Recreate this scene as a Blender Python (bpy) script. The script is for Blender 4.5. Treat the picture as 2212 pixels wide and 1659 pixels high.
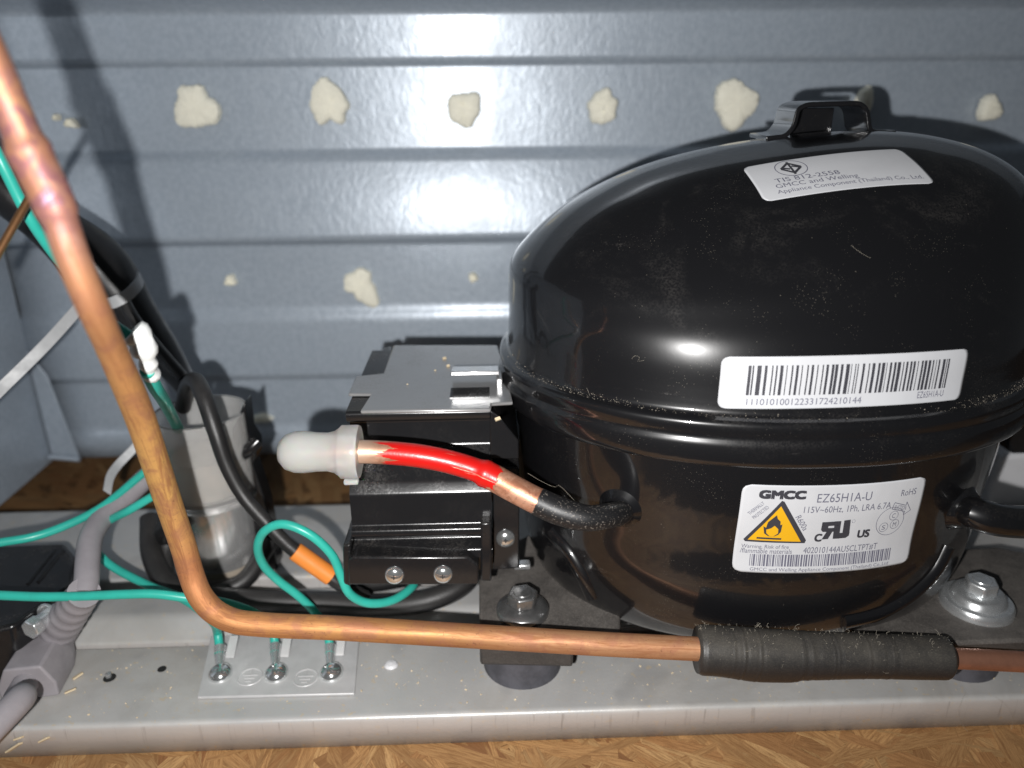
import bpy, bmesh, math, random
from mathutils import Vector, Matrix
from mathutils.bvhtree import BVHTree

for o in list(bpy.data.objects):
    bpy.data.objects.remove(o)
SC = bpy.context.scene
COL = SC.collection
MM = 0.001
rnd = random.Random(7)

# ------------------------------------------------------------------ camera
F, CX, CY = 1663.0, 1106.0, 829.5          # focal length and centre, in 2212 px wide picture units
PITCH, YAW, ROLL = map(math.radians, (21.0, 1.7, 0.5))
CAM = Vector((0, 0, 200))                   # millimetres, base plate top is z = 0
fw = Vector((math.sin(YAW) * math.cos(PITCH), math.cos(YAW) * math.cos(PITCH), -math.sin(PITCH)))
rt0 = Vector((math.cos(YAW), -math.sin(YAW), 0))
up0 = rt0.cross(fw)
rt = rt0 * math.cos(ROLL) - up0 * math.sin(ROLL)
up = up0 * math.cos(ROLL) + rt0 * math.sin(ROLL)
cd = bpy.data.cameras.new('camera')
cd.sensor_width = 36
cd.lens = 36 * F / 2212
cd.clip_start = 0.005
cd.clip_end = 20
cd.dof.use_dof = True
cd.dof.focus_distance = 0.243
cd.dof.aperture_fstop = 7.5
cam = bpy.data.objects.new('camera', cd)
COL.objects.link(cam)
cam.matrix_world = Matrix(((rt.x, up.x, -fw.x, CAM.x * MM), (rt.y, up.y, -fw.y, CAM.y * MM),
                           (rt.z, up.z, -fw.z, CAM.z * MM), (0, 0, 0, 1)))
SC.camera = cam

# ------------------------------------------------------------------ light: the phone's flash beside the lens, a dim room
wd = bpy.data.worlds.new('World')
SC.world = wd
wd.use_nodes = True
wd.node_tree.nodes['Background'].inputs[0].default_value = (0.86, 0.93, 1.0, 1)
wd.node_tree.nodes['Background'].inputs[1].default_value = 0.028
ld = bpy.data.lights.new('flash', 'AREA')
ld.shape = 'DISK'
ld.size = 0.0042
ld.energy = 0.98
ld.color = (1.0, 0.985, 0.97)
lo = bpy.data.objects.new('flash', ld)
COL.objects.link(lo)
lo.location = (CAM + rt * -21 + up * -16) * MM
lo.rotation_euler = cam.matrix_world.to_euler()
SC.view_settings.view_transform = 'Standard'
SC.view_settings.look = 'None'
SC.view_settings.exposure = 0.22
SC.view_settings.gamma = 1.0
SC.view_settings.use_curve_mapping = False
SC.render.engine = 'CYCLES'

# ------------------------------------------------------------------ picture point -> place
def ray(x, y):
    return rt * ((x - CX) / F) - up * ((y - CY) / F) + fw
def atD(x, y, d): return CAM + ray(x, y) * d
def atZ(x, y, z):
    r = ray(x, y); return CAM + r * ((z - CAM.z) / r.z)
def atY(x, y, Y):
    r = ray(x, y); return CAM + r * (Y / r.y)

# ------------------------------------------------------------------ materials
class NT:
    def __init__(s, name, col=(.5, .5, .5), rough=.5, metal=0.0, spec=.5, **kw):
        s.m = bpy.data.materials.new(name); s.m.use_nodes = True
        s.t = s.m.node_tree; s.b = s.t.nodes['Principled BSDF']
        s.set(col=col, rough=rough)
        s.b.inputs['Metallic'].default_value = metal
        s.b.inputs['Specular IOR Level'].default_value = spec
        for k, v in kw.items(): s.b.inputs[k].default_value = v
    def set(s, col=None, rough=None):
        if col is not None: s.put(s.b.inputs['Base Color'], col)
        if rough is not None: s.put(s.b.inputs['Roughness'], rough)
        return s
    def put(s, inp, v):
        if isinstance(v, bpy.types.NodeSocket): s.t.links.new(v, inp)
        elif isinstance(v, (tuple, list)): inp.default_value = tuple(v) if len(v) != 3 or inp.type != 'RGBA' else (*v, 1)
        else: inp.default_value = v
    def n(s, typ, **kw):
        nd = s.t.nodes.new(typ)
        for k, v in kw.items(): setattr(nd, k, v)
        return nd
    def pos(s, sc=(1, 1, 1), uv=False, rot=(0, 0, 0)):
        tc = s.n('ShaderNodeTexCoord'); mp = s.n('ShaderNodeMapping')
        s.t.links.new(tc.outputs['UV' if uv else 'Object'], mp.inputs[0])
        mp.inputs['Scale'].default_value = sc; mp.inputs['Rotation'].default_value = rot
        return mp.outputs[0]
    def noise(s, vec, scale, detail=3, rough=.55, dist=0.0):
        nd = s.n('ShaderNodeTexNoise'); s.t.links.new(vec, nd.inputs['Vector'])
        nd.inputs['Scale'].default_value = scale; nd.inputs['Detail'].default_value = detail
        nd.inputs['Roughness'].default_value = rough; nd.inputs['Distortion'].default_value = dist
        return nd.outputs['Fac']
    def voro(s, vec, scale, out='Distance', rnd_=1.0):
        nd = s.n('ShaderNodeTexVoronoi'); s.t.links.new(vec, nd.inputs['Vector'])
        nd.inputs['Scale'].default_value = scale; nd.inputs['Randomness'].default_value = rnd_
        return nd.outputs[out]
    def mr(s, v, a, b, c=0.0, d=1.0, smooth=True):
        nd = s.n('ShaderNodeMapRange')
        if smooth: nd.interpolation_type = 'SMOOTHSTEP'
        s.put(nd.inputs[0], v)
        for i, q in zip((1, 2, 3, 4), (a, b, c, d)): s.put(nd.inputs[i], q)
        return nd.outputs[0]
    def math(s, op, a, b=0.0):
        nd = s.n('ShaderNodeMath', operation=op); s.put(nd.inputs[0], a); s.put(nd.inputs[1], b)
        return nd.outputs[0]
    def mix(s, f, a, b):
        nd = s.n('ShaderNodeMix', data_type='RGBA')
        s.put(nd.inputs[0], f); s.put(nd.inputs[6], a); s.put(nd.inputs[7], b)
        return nd.outputs[2]
    def ramp(s, v, stops):
        nd = s.n('ShaderNodeValToRGB'); s.put(nd.inputs[0], v); e = nd.color_ramp.elements
        while len(e) < len(stops): e.new(.5)
        for el, (p, c) in zip(e, stops): el.position = p; el.color = (*c, 1)
        return nd.outputs[0]
    def sep(s, v):
        nd = s.n('ShaderNodeSeparateXYZ'); s.t.links.new(v, nd.inputs[0]); return nd.outputs
    def bump(s, h, strength=.3, dist=.0005):
        nd = s.n('ShaderNodeBump'); s.put(nd.inputs['Height'], h)
        nd.inputs['Strength'].default_value = strength; nd.inputs['Distance'].default_value = dist
        s.t.links.new(nd.outputs[0], s.b.inputs['Normal']); return s
    def upness(s):
        g = s.n('ShaderNodeNewGeometry'); return s.sep(g.outputs['Normal'])[2]

def M_wall():
    s = NT('coated_steel_wall', rough=.33, spec=.5, metal=.16, **{'Coat Weight': .12, 'Coat Roughness': .2})
    v = s.pos()
    n1 = s.noise(v, 420, 4, .6); n2 = s.noise(v, 30, 3)
    c = s.mix(s.mr(n1, .35, .65), (.355, .41, .475), (.41, .465, .53))
    c = s.mix(s.mr(n2, .4, .75, 0, .35), c, (.33, .375, .425))
    s.set(col=c)
    s.set(rough=s.mr(n2, .3, .7, .32, .40))
    va = s.pos(sc=(1, 1, .6))
    h = s.noise(va, 330, 2, .5, .6)
    return s.bump(h, .15, .0010).m
def M_plate():
    s = NT('painted_steel_plate', rough=.45, spec=.5, metal=.2)
    v = s.pos()
    n = s.noise(v, 25, 4, .6); d = s.noise(v, 900, 3, .7); st = s.noise(v, 55, 2, .4)
    c = s.mix(s.mr(n, .35, .7), (.50, .50, .495), (.58, .57, .55))
    c = s.mix(s.mr(st, .60, .74, 0, .4), c, (.30, .31, .33))
    c = s.mix(s.mr(d, .60, .72, 0, .55), c, (.55, .46, .34))
    blot = s.math('MULTIPLY', s.mr(s.noise(v, 330, 3, .6), .62, .70), .6)
    big2 = s.noise(v, 14, 5, .7, .6)
    c = s.mix(s.mr(big2, .45, .7, 0, .45), c, (.36, .335, .30))
    c = s.mix(blot, c, (.62, .50, .33))
    # dark rub marks down the front lip
    x, y, z = s.sep(v)
    vs = s.pos(sc=(1, 0, .04))
    sc1 = s.noise(vs, 420, 4, .75)
    geo = s.n('ShaderNodeNewGeometry'); ny = s.sep(geo.outputs['Normal'])[1]
    m = s.math('MULTIPLY', s.mr(sc1, .55, .72, 0, .5), s.mr(ny, -.85, -.97))
    c = s.mix(s.mr(ny, -.85, -.97, 0, .6), c, (.50, .47, .455))
    c = s.mix(m, c, (.15, .125, .11))
    s.set(col=c, rough=s.mr(n, .3, .7, .32, .48))
    return s.bump(s.noise(v, 700, 3, .6), .12, .0004).m
def M_black(name, dust=.27, rough=.30, base=(.0065, .0065, .0075)):
    s = NT(name, rough=rough, spec=.35, **{'Coat Weight': 1.0, 'Coat Roughness': .075, 'Coat IOR': 1.55})
    v = s.pos()
    big = s.noise(v, 38, 5, .65, .5); fineN = s.noise(v, 1500, 2, .6)
    u = s.mr(s.upness(), -.15, .75, .10, 1.0)
    film = s.math('MULTIPLY', s.math('MULTIPLY', s.mr(big, .50, .78), s.mr(fineN, .35, .65)), s.math('MULTIPLY', u, dust * .5))
    sm = s.noise(s.pos(sc=(1, 1, 5.5)), 70, 5, .7, .3)                 # wipe smears that run round the shell
    smear = s.math('MULTIPLY', s.math('MULTIPLY', s.mr(sm, .60, .74), s.mr(fineN, .42, .66)), s.mr(s.noise(v, 17, 2), .48, .62, 0, .5))
    film = s.math('MAXIMUM', film, s.math('MULTIPLY', smear, .4))
    c = s.mix(film, base, (.24, .22, .20))
    lim = s.mr(s.noise(v, 190, 2), .4, .7, .01, .11, False)
    sp1 = s.mr(s.math('SUBTRACT', lim, s.voro(v, 520)), 0, .03)
    sp1 = s.math('MULTIPLY', sp1, s.mr(s.noise(v, 48, 3), .45, .6))
    sp2 = s.math('MULTIPLY', s.mr(s.voro(v, 1300), .17, .10), s.mr(s.noise(v, 60, 4, .7), .50, .66, 0, .7))
    specks = s.math('MULTIPLY', s.math('MAXIMUM', s.math('MULTIPLY', sp1, .8), sp2), .42)
    c = s.mix(specks, c, (.36, .32, .26))
    s.set(col=c, rough=s.math('ADD', s.mr(film, 0, .4, rough, .6, False), s.math('MULTIPLY', specks, .5)))
    return s.bump(s.noise(v, 330, 2), .03, .0003).m
def M_plastic(name='black_plastic', base=(.011, .011, .012), rough=.2, dust=.2, spec=.5):
    s = NT(name, rough=rough, spec=spec)
    v = s.pos()
    big = s.noise(v, 60, 5, .7); f = s.noise(v, 1300, 2, .6)
    u = s.mr(s.upness(), .05, .9, .15, 1.0)
    film = s.math('MULTIPLY', s.math('MULTIPLY', s.mr(big, .4, .75), s.mr(f, .3, .7)), s.math('MULTIPLY', u, dust))
    s.set(col=s.mix(film, base, (.20, .18, .16)), rough=s.mr(film, 0, .4, rough, .7, False))
    return s.bump(s.noise(v, 900, 2), .05, .0003).m
def M_copper(name, stops, len0, len1, rough=.55, seed=0.0):
    s = NT(name, rough=rough, metal=.55, spec=.4)
    uv = s.pos(uv=True); x = s.sep(uv)[0]
    o = s.pos()
    w = s.noise(o, 60, 4, .6)
    t = s.mr(s.math('ADD', x, s.mr(w, .3, .7, -.004, .004, False)), len0, len1, 0, 1, False)
    c = s.ramp(t, [(p_, (k_[0] * .84, k_[1] * .86, k_[2] * .95)) for p_, k_ in stops])
    tar = s.noise(s.pos(sc=(.5, 6, 6), uv=True), 90, 5, .7, .8)
    c = s.mix(s.mr(tar, .44, .68, 0, .8), c, (.34, .145, .06))
    mot = s.noise(o, 130, 4, .65, .5)
    c = s.mix(s.mr(mot, .46, .66, 0, .6), c, (.38, .165, .10))
    joint = s.mr(s.math('ABSOLUTE', s.math('SUBTRACT', x, .026)), .008, .022, 1, 0)
    jn = s.noise(o, 240, 4, .7, .8)
    c = s.mix(s.math('MULTIPLY', joint, s.mr(jn, .40, .60)), c, (.30, .13, .13))
    c = s.mix(s.math('MULTIPLY', joint, s.mr(jn, .62, .72)), c, (.45, .30, .42))
    pits = s.noise(o, 900, 3, .7)
    c = s.mix(s.mr(pits, .62, .72, 0, .6), c, (.16, .07, .035))
    s.set(col=c, rough=s.mr(tar, .3, .75, rough - .03, rough + .18))
    return s.bump(s.noise(o, 700, 4, .65), .12, .0003).m
def simple(name, col, rough=.5, metal=0.0, var=.15, scale=150, bump=.08, bscale=900, **kw):
    s = NT(name, rough=rough, metal=metal, **kw)
    v = s.pos(); n = s.noise(v, scale, 4, .6)
    s.set(col=s.mix(s.mr(n, .35, .7), col, tuple(q * (1 - var) for q in col)), rough=s.mr(n, .3, .7, rough * .85, min(1, rough * 1.15)))
    if bump: s.bump(s.noise(v, bscale, 2), bump, .0003)
    return s.m
def M_dusty(name, base, dustc, amount, rough=.7, scale=1100, thr=.40):
    s = NT(name, rough=rough)
    v = s.pos(); a = s.noise(v, 70, 5, .7); f = s.noise(v, scale * 2.2, 4, .65)
    u = s.mr(s.upness(), -.35, .9, .06, 1)
    haze = s.math('MULTIPLY', s.mr(a, .3, .7, .25, .7), u)
    grain = s.math('MULTIPLY', s.mr(f, thr + .04, thr + .26), s.mr(u, 0, 1, .35, 1, False))
    k = s.math('MULTIPLY', s.math('ADD', haze, s.math('MULTIPLY', grain, .4)), amount)
    s.set(col=s.mix(k, base, dustc), rough=s.mr(k, 0, .6, rough, .85, False))
    return s.bump(f, .2, .0004).m

MAT = {}
MAT['wall'] = M_wall()
MAT['plate'] = M_plate()
MAT['shell'] = M_black('black_enamel_shell')
MAT['shell_low'] = MAT['shell']
MAT['plastic'] = M_plastic()
MAT['plastic_top'] = M_plastic('black_plastic_painted_sheen', (.23, .23, .232), .34, .3, 1.0)  # black plastic; the wall's reflection is put into its grey base colour
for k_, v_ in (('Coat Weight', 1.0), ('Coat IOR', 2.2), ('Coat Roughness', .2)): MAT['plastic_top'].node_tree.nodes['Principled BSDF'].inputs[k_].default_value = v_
MAT['rubber'] = M_dusty('black_rubber', (.012, .012, .013), (.13, .125, .125), .7, .55)
MAT['grommet'] = simple('grey_rubber_grommet', (.085, .085, .10), .7, var=.4, scale=160)
MAT['foot'] = M_dusty('dusty_black_foot', (.03, .027, .026), (.22, .20, .18), .6, .5, 900)
MAT['sleeve'] = M_dusty('dusty_black_sleeve', (.012, .013, .016), (.25, .22, .17), .30, .33, 1300, .42)
MAT['tape'] = simple('black_tape', (.010, .010, .011), .4, var=.3)
MAT['cable'] = M_dusty('black_cable', (.010, .010, .011), (.14, .13, .12), .22, .35)
MAT['green'] = simple('green_wire', (.035, .46, .37), .36, var=.12, bump=.02)
MAT['zinc'] = simple('zinc_plated_steel', (.80, .82, .83), .27, .8, .2, 200, .05)
MAT['screw'] = simple('bright_zinc_screw', (.86, .88, .88), .14, .9, .1, 200, .03)
MAT['oiled'] = simple('oily_dark_steel', (.30, .30, .30), .3, .8, .4, 200, .05)
MAT['alu'] = simple('bare_aluminium', (.60, .60, .60), .42, .2, .12, 120, .05)
MAT['cord'] = simple('grey_cord', (.32, .30, .32), .5, var=.12)
MAT['orange'] = simple('orange_sleeve', (.86, .27, .045), .5, var=.06)
MAT['tie'] = simple('grey_zip_tie', (.40, .41, .42), .45, var=.1)
MAT['whitetape'] = simple('white_tape', (.72, .74, .73), .6, var=.06, bump=.3, bscale=400)
MAT['foam'] = simple('cured_foam', (.93, .90, .76), .85, var=.08, scale=300, bump=.5, bscale=500)
MAT['whiteplastic'] = simple('white_plastic', (.74, .74, .76), .4, var=.05)
MAT['label'] = simple('label_paper', (.60, .61, .635), .42, var=.04, scale=120, bump=.02)
MAT['ink'] = NT('label_ink', (.045, .045, .055), .5).m
MAT['ink_grey'] = NT('label_ink_fine', (.14, .14, .19), .5).m
MAT['yellow'] = NT('label_yellow', (.80, .43, .012), .5).m
MAT['clearplastic'] = NT('clear_grey_plastic', (.92, .91, .89), .16, **{'Transmission Weight': .75, 'IOR': 1.35}).m
MAT['beige'] = simple('beige_reflection', (.36, .31, .25), .6)
MAT['can'] = simple('aluminium_can', (.74, .74, .74), .24, .75, .1)
MAT['cap'] = NT('silicone_cap', (.93, .91, .88), .3, **{'Transmission Weight': .72, 'IOR': 1.2, 'Subsurface Weight': .2, 'Subsurface Scale': .004}).m
MAT['lint'] = simple('lint_fibre', (.42, .38, .31), .8, bump=0)
MAT['chip'] = simple('wood_chip', (.66, .54, .36), .8)
MAT['dark'] = NT('dark_hole', (.012, .012, .012), .8).m
MAT['copper'] = M_copper('copper_suction', [(0, (.66, .32, .13)), (.055, (.55, .27, .16)), (.09, (.55, .28, .20)), (.12, (.58, .27, .12)), (.2, (.70, .35, .12)),
                         (.30, (.86, .50, .15)), (.36, (.70, .30, .12)), (.47, (.72, .35, .12)), (.55, (.52, .25, .09)), (.63, (.62, .32, .15)), (1, (.60, .32, .17))], 0, .46)
MAT['copper2'] = simple('copper_brown', (.60, .29, .19), .42, .75, .3, 120)
MAT['capillary'] = simple('copper_capillary', (.52, .27, .13), .36, .9, .2)

def M_process():
    s = NT('process_tube_copper_red_paint', rough=.33)
    uv = s.pos(uv=True); x, a, _ = s.sep(uv); o = s.pos()
    n = s.noise(o, 160, 5, .65, .6); n2 = s.noise(s.pos(sc=(.25, 5, 5), uv=True), 150, 4, .6)
    cu = s.mix(s.mr(n, .38, .62), (.66, .36, .24), (.44, .19, .11))
    cu = s.mix(s.mr(s.noise(o, 700, 3, .7), .55, .7, 0, .6), cu, (.26, .11, .08))
    cu = s.mix(s.mr(x, .012, .002, 0, 1), cu, (.66, .46, .34))
    n4 = s.noise(s.pos(sc=(.5, 9, 1), uv=True), 60, 4, .6)
    edge0 = s.math('ADD', .0095, s.mr(n4, .3, .7, -.008, .010, False))
    edge1 = s.math('ADD', .0455, s.mr(n, .25, .75, -.004, .004, False))
    red = s.math('MULTIPLY', s.mr(s.math('SUBTRACT', x, edge0), 0, .0005), s.mr(s.math('SUBTRACT', edge1, x), 0, .0005))
    red = s.math('MULTIPLY', red, s.mr(n2, .66, .60))
    black = s.mr(s.math('ADD', x, s.mr(n, .3, .7, -.0006, .0006, False)), .0595, .0600)
    c = s.mix(red, cu, (.52, .008, .006))
    grit = s.noise(o, 1400, 2)
    c = s.mix(black, c, s.mix(s.mr(grit, .58, .68, 0, .8), (.010, .010, .011), (.17, .15, .13)))
    s.set(col=c)
    s.put(s.b.inputs['Metallic'], s.math('MULTIPLY', .6, s.math('SUBTRACT', 1.0, s.math('MAXIMUM', red, black))))
    s.put(s.b.inputs['Roughness'], s.mr(red, 0, 1, .46, .33, False))
    return s.bump(s.math('ADD', s.math('MULTIPLY', red, .5), s.math('MULTIPLY', grit, .25)), .35, .0004).m
MAT['process'] = M_process()
def M_wood():
    s = NT('strand_board', rough=.55)
    at = s.n('ShaderNodeAttribute', attribute_name='tone')
    v = s.pos(uv=True, sc=(1, 11, 1))
    g = s.noise(v, 120, 6, .75, .4)
    c = s.mix(s.mr(g, .38, .66, 0, .75), at.outputs['Color'], (.20, .09, .03))
    s.set(col=c)
    return s.bump(g, .3, .0005).m
MAT['wood'] = M_wood()
MAT['woodbase'] = simple('strand_board_base', (.16, .085, .035), .6, var=.5, scale=60)

# ------------------------------------------------------------------ mesh helpers (all in millimetres)
WL = {}
def finish(name, verts, faces, mat, parent=None, smooth=35, bevel=0, seg=2, uvs=None, subsurf=0, kind=None, origin=None):
    vs = [Vector(v) for v in verts]
    if parent is None:
        if origin is None:
            xs = [v.x for v in vs]; ys = [v.y for v in vs]; zs = [v.z for v in vs]
            origin = Vector(((min(xs) + max(xs)) / 2, (min(ys) + max(ys)) / 2, min(zs)))
        org = Vector(origin)
    else:
        org = WL[parent.name]
    me = bpy.data.meshes.new(name)
    me.from_pydata([((v - org) * MM)[:] for v in vs], [], faces)
    if uvs:
        ul = me.uv_layers.new(name='UVMap')
        for lp in me.loops: ul.data[lp.index].uv = uvs[lp.vertex_index]
    bm = bmesh.new(); bm.from_mesh(me); bmesh.ops.recalc_face_normals(bm, faces=bm.faces); bm.to_mesh(me); bm.free()
    if smooth:
        me.shade_smooth()
        if smooth < 180: me.set_sharp_from_angle(angle=math.radians(smooth))
    o = bpy.data.objects.new(name, me)
    COL.objects.link(o)
    me.materials.append(MAT[mat] if isinstance(mat, str) else mat)
    if bevel:
        md = o.modifiers.new('bevel', 'BEVEL'); md.width = bevel * MM; md.segments = seg; md.limit_method = 'ANGLE'; md.angle_limit = math.radians(38)
        me.shade_smooth(); md.harden_normals = False
    if subsurf:
        md = o.modifiers.new('subsurf', 'SUBSURF'); md.levels = subsurf; md.render_levels = subsurf
    if parent is None: o.location = org * MM
    else: o.parent = parent
    WL[o.name] = org
    if kind: o['kind'] = kind
    return o
def thing(name, base, label, cat, group=None):
    o = bpy.data.objects.new(name, None); COL.objects.link(o)
    o.empty_display_size = .01
    o.location = Vector(base) * MM; WL[o.name] = Vector(base)
    return tag(o, label, cat, group)
def tag(o, label, cat, group=None):
    o['label'] = label; o['category'] = cat
    if group: o['group'] = group
    return o

class MB:
    def __init__(s): s.v = []; s.f = []; s.uv = []
    def add(s, vs, fs, uv=None):
        b = len(s.v); s.v += [Vector(v) for v in vs]; s.f += [tuple(i + b for i in f) for f in fs]
        s.uv += uv if uv else [(0, 0)] * len(vs); return s
    def box(s, c, sz, ax=None):
        c = Vector(c); ax = ax or (Vector((1, 0, 0)), Vector((0, 1, 0)), Vector((0, 0, 1)))
        vs = [c + ax[0] * (i * sz[0] / 2) + ax[1] * (j * sz[1] / 2) + ax[2] * (k * sz[2] / 2) for i in (-1, 1) for j in (-1, 1) for k in (-1, 1)]
        return s.add(vs, [(0, 1, 3, 2), (4, 6, 7, 5), (0, 4, 5, 1), (2, 3, 7, 6), (0, 2, 6, 4), (1, 5, 7, 3)])
    def prism(s, poly, d):
        n = len(poly); d = Vector(d); p = [Vector(q) for q in poly]
        return s.add(p + [q + d for q in p], [tuple(range(n)), tuple(range(2 * n - 1, n - 1, -1))] + [(i, (i + 1) % n, n + (i + 1) % n, n + i) for i in range(n)])
    def lathe(s, prof, c, axis=(0, 0, 1), n=28):
        c = Vector(c); A = Vector(axis).normalized(); e1 = A.orthogonal().normalized(); e2 = A.cross(e1)
        vs = []; fs = []
        for r, h in prof:
            for k in range(n):
                t = 2 * math.pi * k / n
                vs.append(c + A * h + (e1 * math.cos(t) + e2 * math.sin(t)) * r)
        for i in range(len(prof) - 1):
            for k in range(n):
                fs.append((i * n + k, i * n + (k + 1) % n, (i + 1) * n + (k + 1) % n, (i + 1) * n + k))
        if prof[0][0] > 1e-6: fs.append(tuple(range(n)))
        if prof[-1][0] > 1e-6: fs.append(tuple((len(prof) - 1) * n + k for k in range(n)))
        return s.add(vs, fs)
    def tube(s, path, rad, n=18, step=2.0, flat=None, jitter=0.0, smooth=True):
        pts = catmull(path, step) if smooth else [Vector(p) for p in path]
        L = [0.0]
        for a, b in zip(pts, pts[1:]): L.append(L[-1] + (b - a).length)
        if not callable(rad):
            r0 = rad; rad = lambda t, l: r0
        T = [(pts[min(i + 1, len(pts) - 1)] - pts[max(i - 1, 0)]).normalized() for i in range(len(pts))]
        nrm = T[0].cross(Vector((0, 1, .1))).normalized()
        vs = []; fs = []; uv = []
        for i, p in enumerate(pts):
            nrm = (nrm - T[i] * nrm.dot(T[i])).normalized(); bn = T[i].cross(nrm)
            r = rad(L[i] / L[-1], L[i])
            for k in range(n):
                t = 2 * math.pi * k / n
                rr = r * (1 + (rnd.uniform(-jitter, jitter) if jitter else 0))
                vs.append(p + (nrm * math.cos(t) + bn * math.sin(t)) * rr); uv.append((L[i] * MM, k / n * .02))
        for i in range(len(pts) - 1):
            for k in range(n):
                fs.append((i * n + k, i * n + (k + 1) % n, (i + 1) * n + (k + 1) % n, (i + 1) * n + k))
        fs.append(tuple(range(n))); fs.append(tuple((len(pts) - 1) * n + k for k in range(n)))
        s.len = L[-1]
        return s.add(vs, fs, uv)
    def out(s, name, mat, parent=None, **kw): return finish(name, s.v, s.f, mat, parent, uvs=s.uv, **kw)
def catmull(P, step=2.0):
    P = [Vector(p) for p in P]
    if len(P) == 2: P = [P[0], P[0].lerp(P[1], .5), P[1]]
    Q = [P[0] * 2 - P[1]] + P + [P[-1] * 2 - P[-2]]
    out = []
    for i in range(1, len(Q) - 2):
        a, b, c, d = Q[i - 1:i + 3]
        t0 = 0; t1 = t0 + max((b - a).length, 1e-3) ** .5; t2 = t1 + max((c - b).length, 1e-3) ** .5; t3 = t2 + max((d - c).length, 1e-3) ** .5
        n = max(2, int((c - b).length / step))
        for k in range(n):
            t = t1 + (t2 - t1) * k / n
            A1 = a * ((t1 - t) / (t1 - t0)) + b * ((t - t0) / (t1 - t0)); A2 = b * ((t2 - t) / (t2 - t1)) + c * ((t - t1) / (t2 - t1)); A3 = c * ((t3 - t) / (t3 - t2)) + d * ((t - t2) / (t3 - t2))
            B1 = A1 * ((t2 - t) / (t2 - t0)) + A2 * ((t - t0) / (t2 - t0)); B2 = A2 * ((t3 - t) / (t3 - t1)) + A3 * ((t - t1) / (t3 - t1))
            out.append(B1 * ((t2 - t) / (t2 - t1)) + B2 * ((t - t1) / (t2 - t1)))
    out.append(P[-1]); return out
def fillet(poly, r=1.5, n=5):
    out = [Vector((*poly[0], 0))]
    for i in range(1, len(poly) - 1):
        a, b, c = (Vector((*poly[k], 0)) for k in (i - 1, i, i + 1))
        d1 = (a - b); d2 = (c - b); q = min(r, d1.length * .45, d2.length * .45)
        p1 = b + d1.normalized() * q; p2 = b + d2.normalized() * q
        for k in range(n + 1):
            t = k / n; out.append(p1 * (1 - t) ** 2 + b * (2 * t * (1 - t)) + p2 * t * t)
    out.append(Vector((*poly[-1], 0))); return [(p.x, p.y) for p in out]
def sheet(name, prof, x0, x1, mat, thick=1.0, nx=2, **kw):
    """profile in (Y, z) swept along X"""
    vs = []; fs = []; n = len(prof)
    for j in range(nx):
        x = x0 + (x1 - x0) * j / (nx - 1)
        vs += [(x, y, z) for y, z in prof]
    for j in range(nx - 1):
        for i in range(n - 1):
            a = j * n + i; fs.append((a, a + 1, a + n + 1, a + n))
    o = finish(name, vs, fs, mat, smooth=60, **kw)
    if thick:
        md = o.modifiers.new('thickness', 'SOLIDIFY'); md.thickness = thick * MM; md.offset = -1
    return o

# ------------------------------------------------------------------ floor of strand board
FZ = -13.5
fl = finish('floor', [(-600, 105, FZ), (700, 105, FZ), (700, 900, FZ), (-600, 900, FZ)], [(0, 1, 2, 3)], 'woodbase', smooth=0, kind='structure')
vs, fs, uv, tones = [], [], [], []
for i in range(3700):
    front = i < 2300
    x = rnd.uniform(-300, 380) if front else rnd.uniform(-330, 400)
    y = rnd.uniform(125, 216) if front else rnd.uniform(320, 520)
    Ls = rnd.uniform(25, 80); Ws = rnd.uniform(3, 11); a = rnd.gauss(2.3 + .5 * math.sin(x * .02), .55) if rnd.random() < .75 else rnd.uniform(0, 3.14)
    ca, sa = math.cos(a), math.sin(a); z = FZ + .1 + i % 1200 * .0006
    lim = 0 if front else 0
    ns = 5; top = []; bot = []
    for k in range(ns + 1):
        t = k / ns - .5
        top.append((t * Ls, Ws / 2 * rnd.uniform(.35, 1))); bot.append((t * Ls, -Ws / 2 * rnd.uniform(.35, 1)))
    ring = bot + top[::-1]; b = len(vs); tl = rnd.uniform(-.25, .25)
    for u, w in ring:
        vs.append((x + u * ca - w * sa, y + u * sa + w * ca, z + .25 + tl * w / Ws)); uv.append(((u + i * 7) * MM, (w + i * 3) * MM))
    fs.append(tuple(range(b, b + len(ring))))
    k = rnd.random(); dk = rnd.uniform(.75, 1.15)
    base = (.44, .245, .10) if k < .55 else (.50, .30, .13) if k < .8 else (.37, .19, .075) if k < .97 else (.29, .135, .055)
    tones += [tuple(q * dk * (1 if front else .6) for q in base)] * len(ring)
st = finish('wood_strands', vs, fs, 'wood', parent=fl, smooth=0, uvs=uv, kind='stuff')
ca_ = st.data.color_attributes.new('tone', 'FLOAT_COLOR', 'POINT')
for i, c in enumerate(tones): ca_.data[i].color = (*c, 1)

# ------------------------------------------------------------------ back wall of pressed steel, side wall
YW = 395.0
zt = lambda t: 200 + t * YW
wp = [(YW - 70, zt(.155)), (YW - 6, zt(.094)), (YW - 1.6, zt(.086)), (YW - .4, zt(.0335)), (YW + 2.4, zt(.0285)),
      (YW + 3.0, zt(-.071)), (YW - .4, zt(-.080)), (YW - 5.6, zt(-.1765)), (YW + .5, zt(-.183)),
      (YW + .3, zt(-.270)), (YW - 1.7, zt(-.284)), (YW - 2.0, zt(-.362)), (YW + .5, zt(-.369)), (YW + .3, zt(-.438)), (YW - 1.8, zt(-.451)), (YW - 2.0, zt(-.479))]
XL = atY(123, 990, YW).x
wall = sheet('back_wall', fillet(wp, 2.6, 6), XL, 420, 'wall', nx=24, kind='structure')
wall['label'] = 'blue grey textured steel back wall with pressed ribs'
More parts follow.
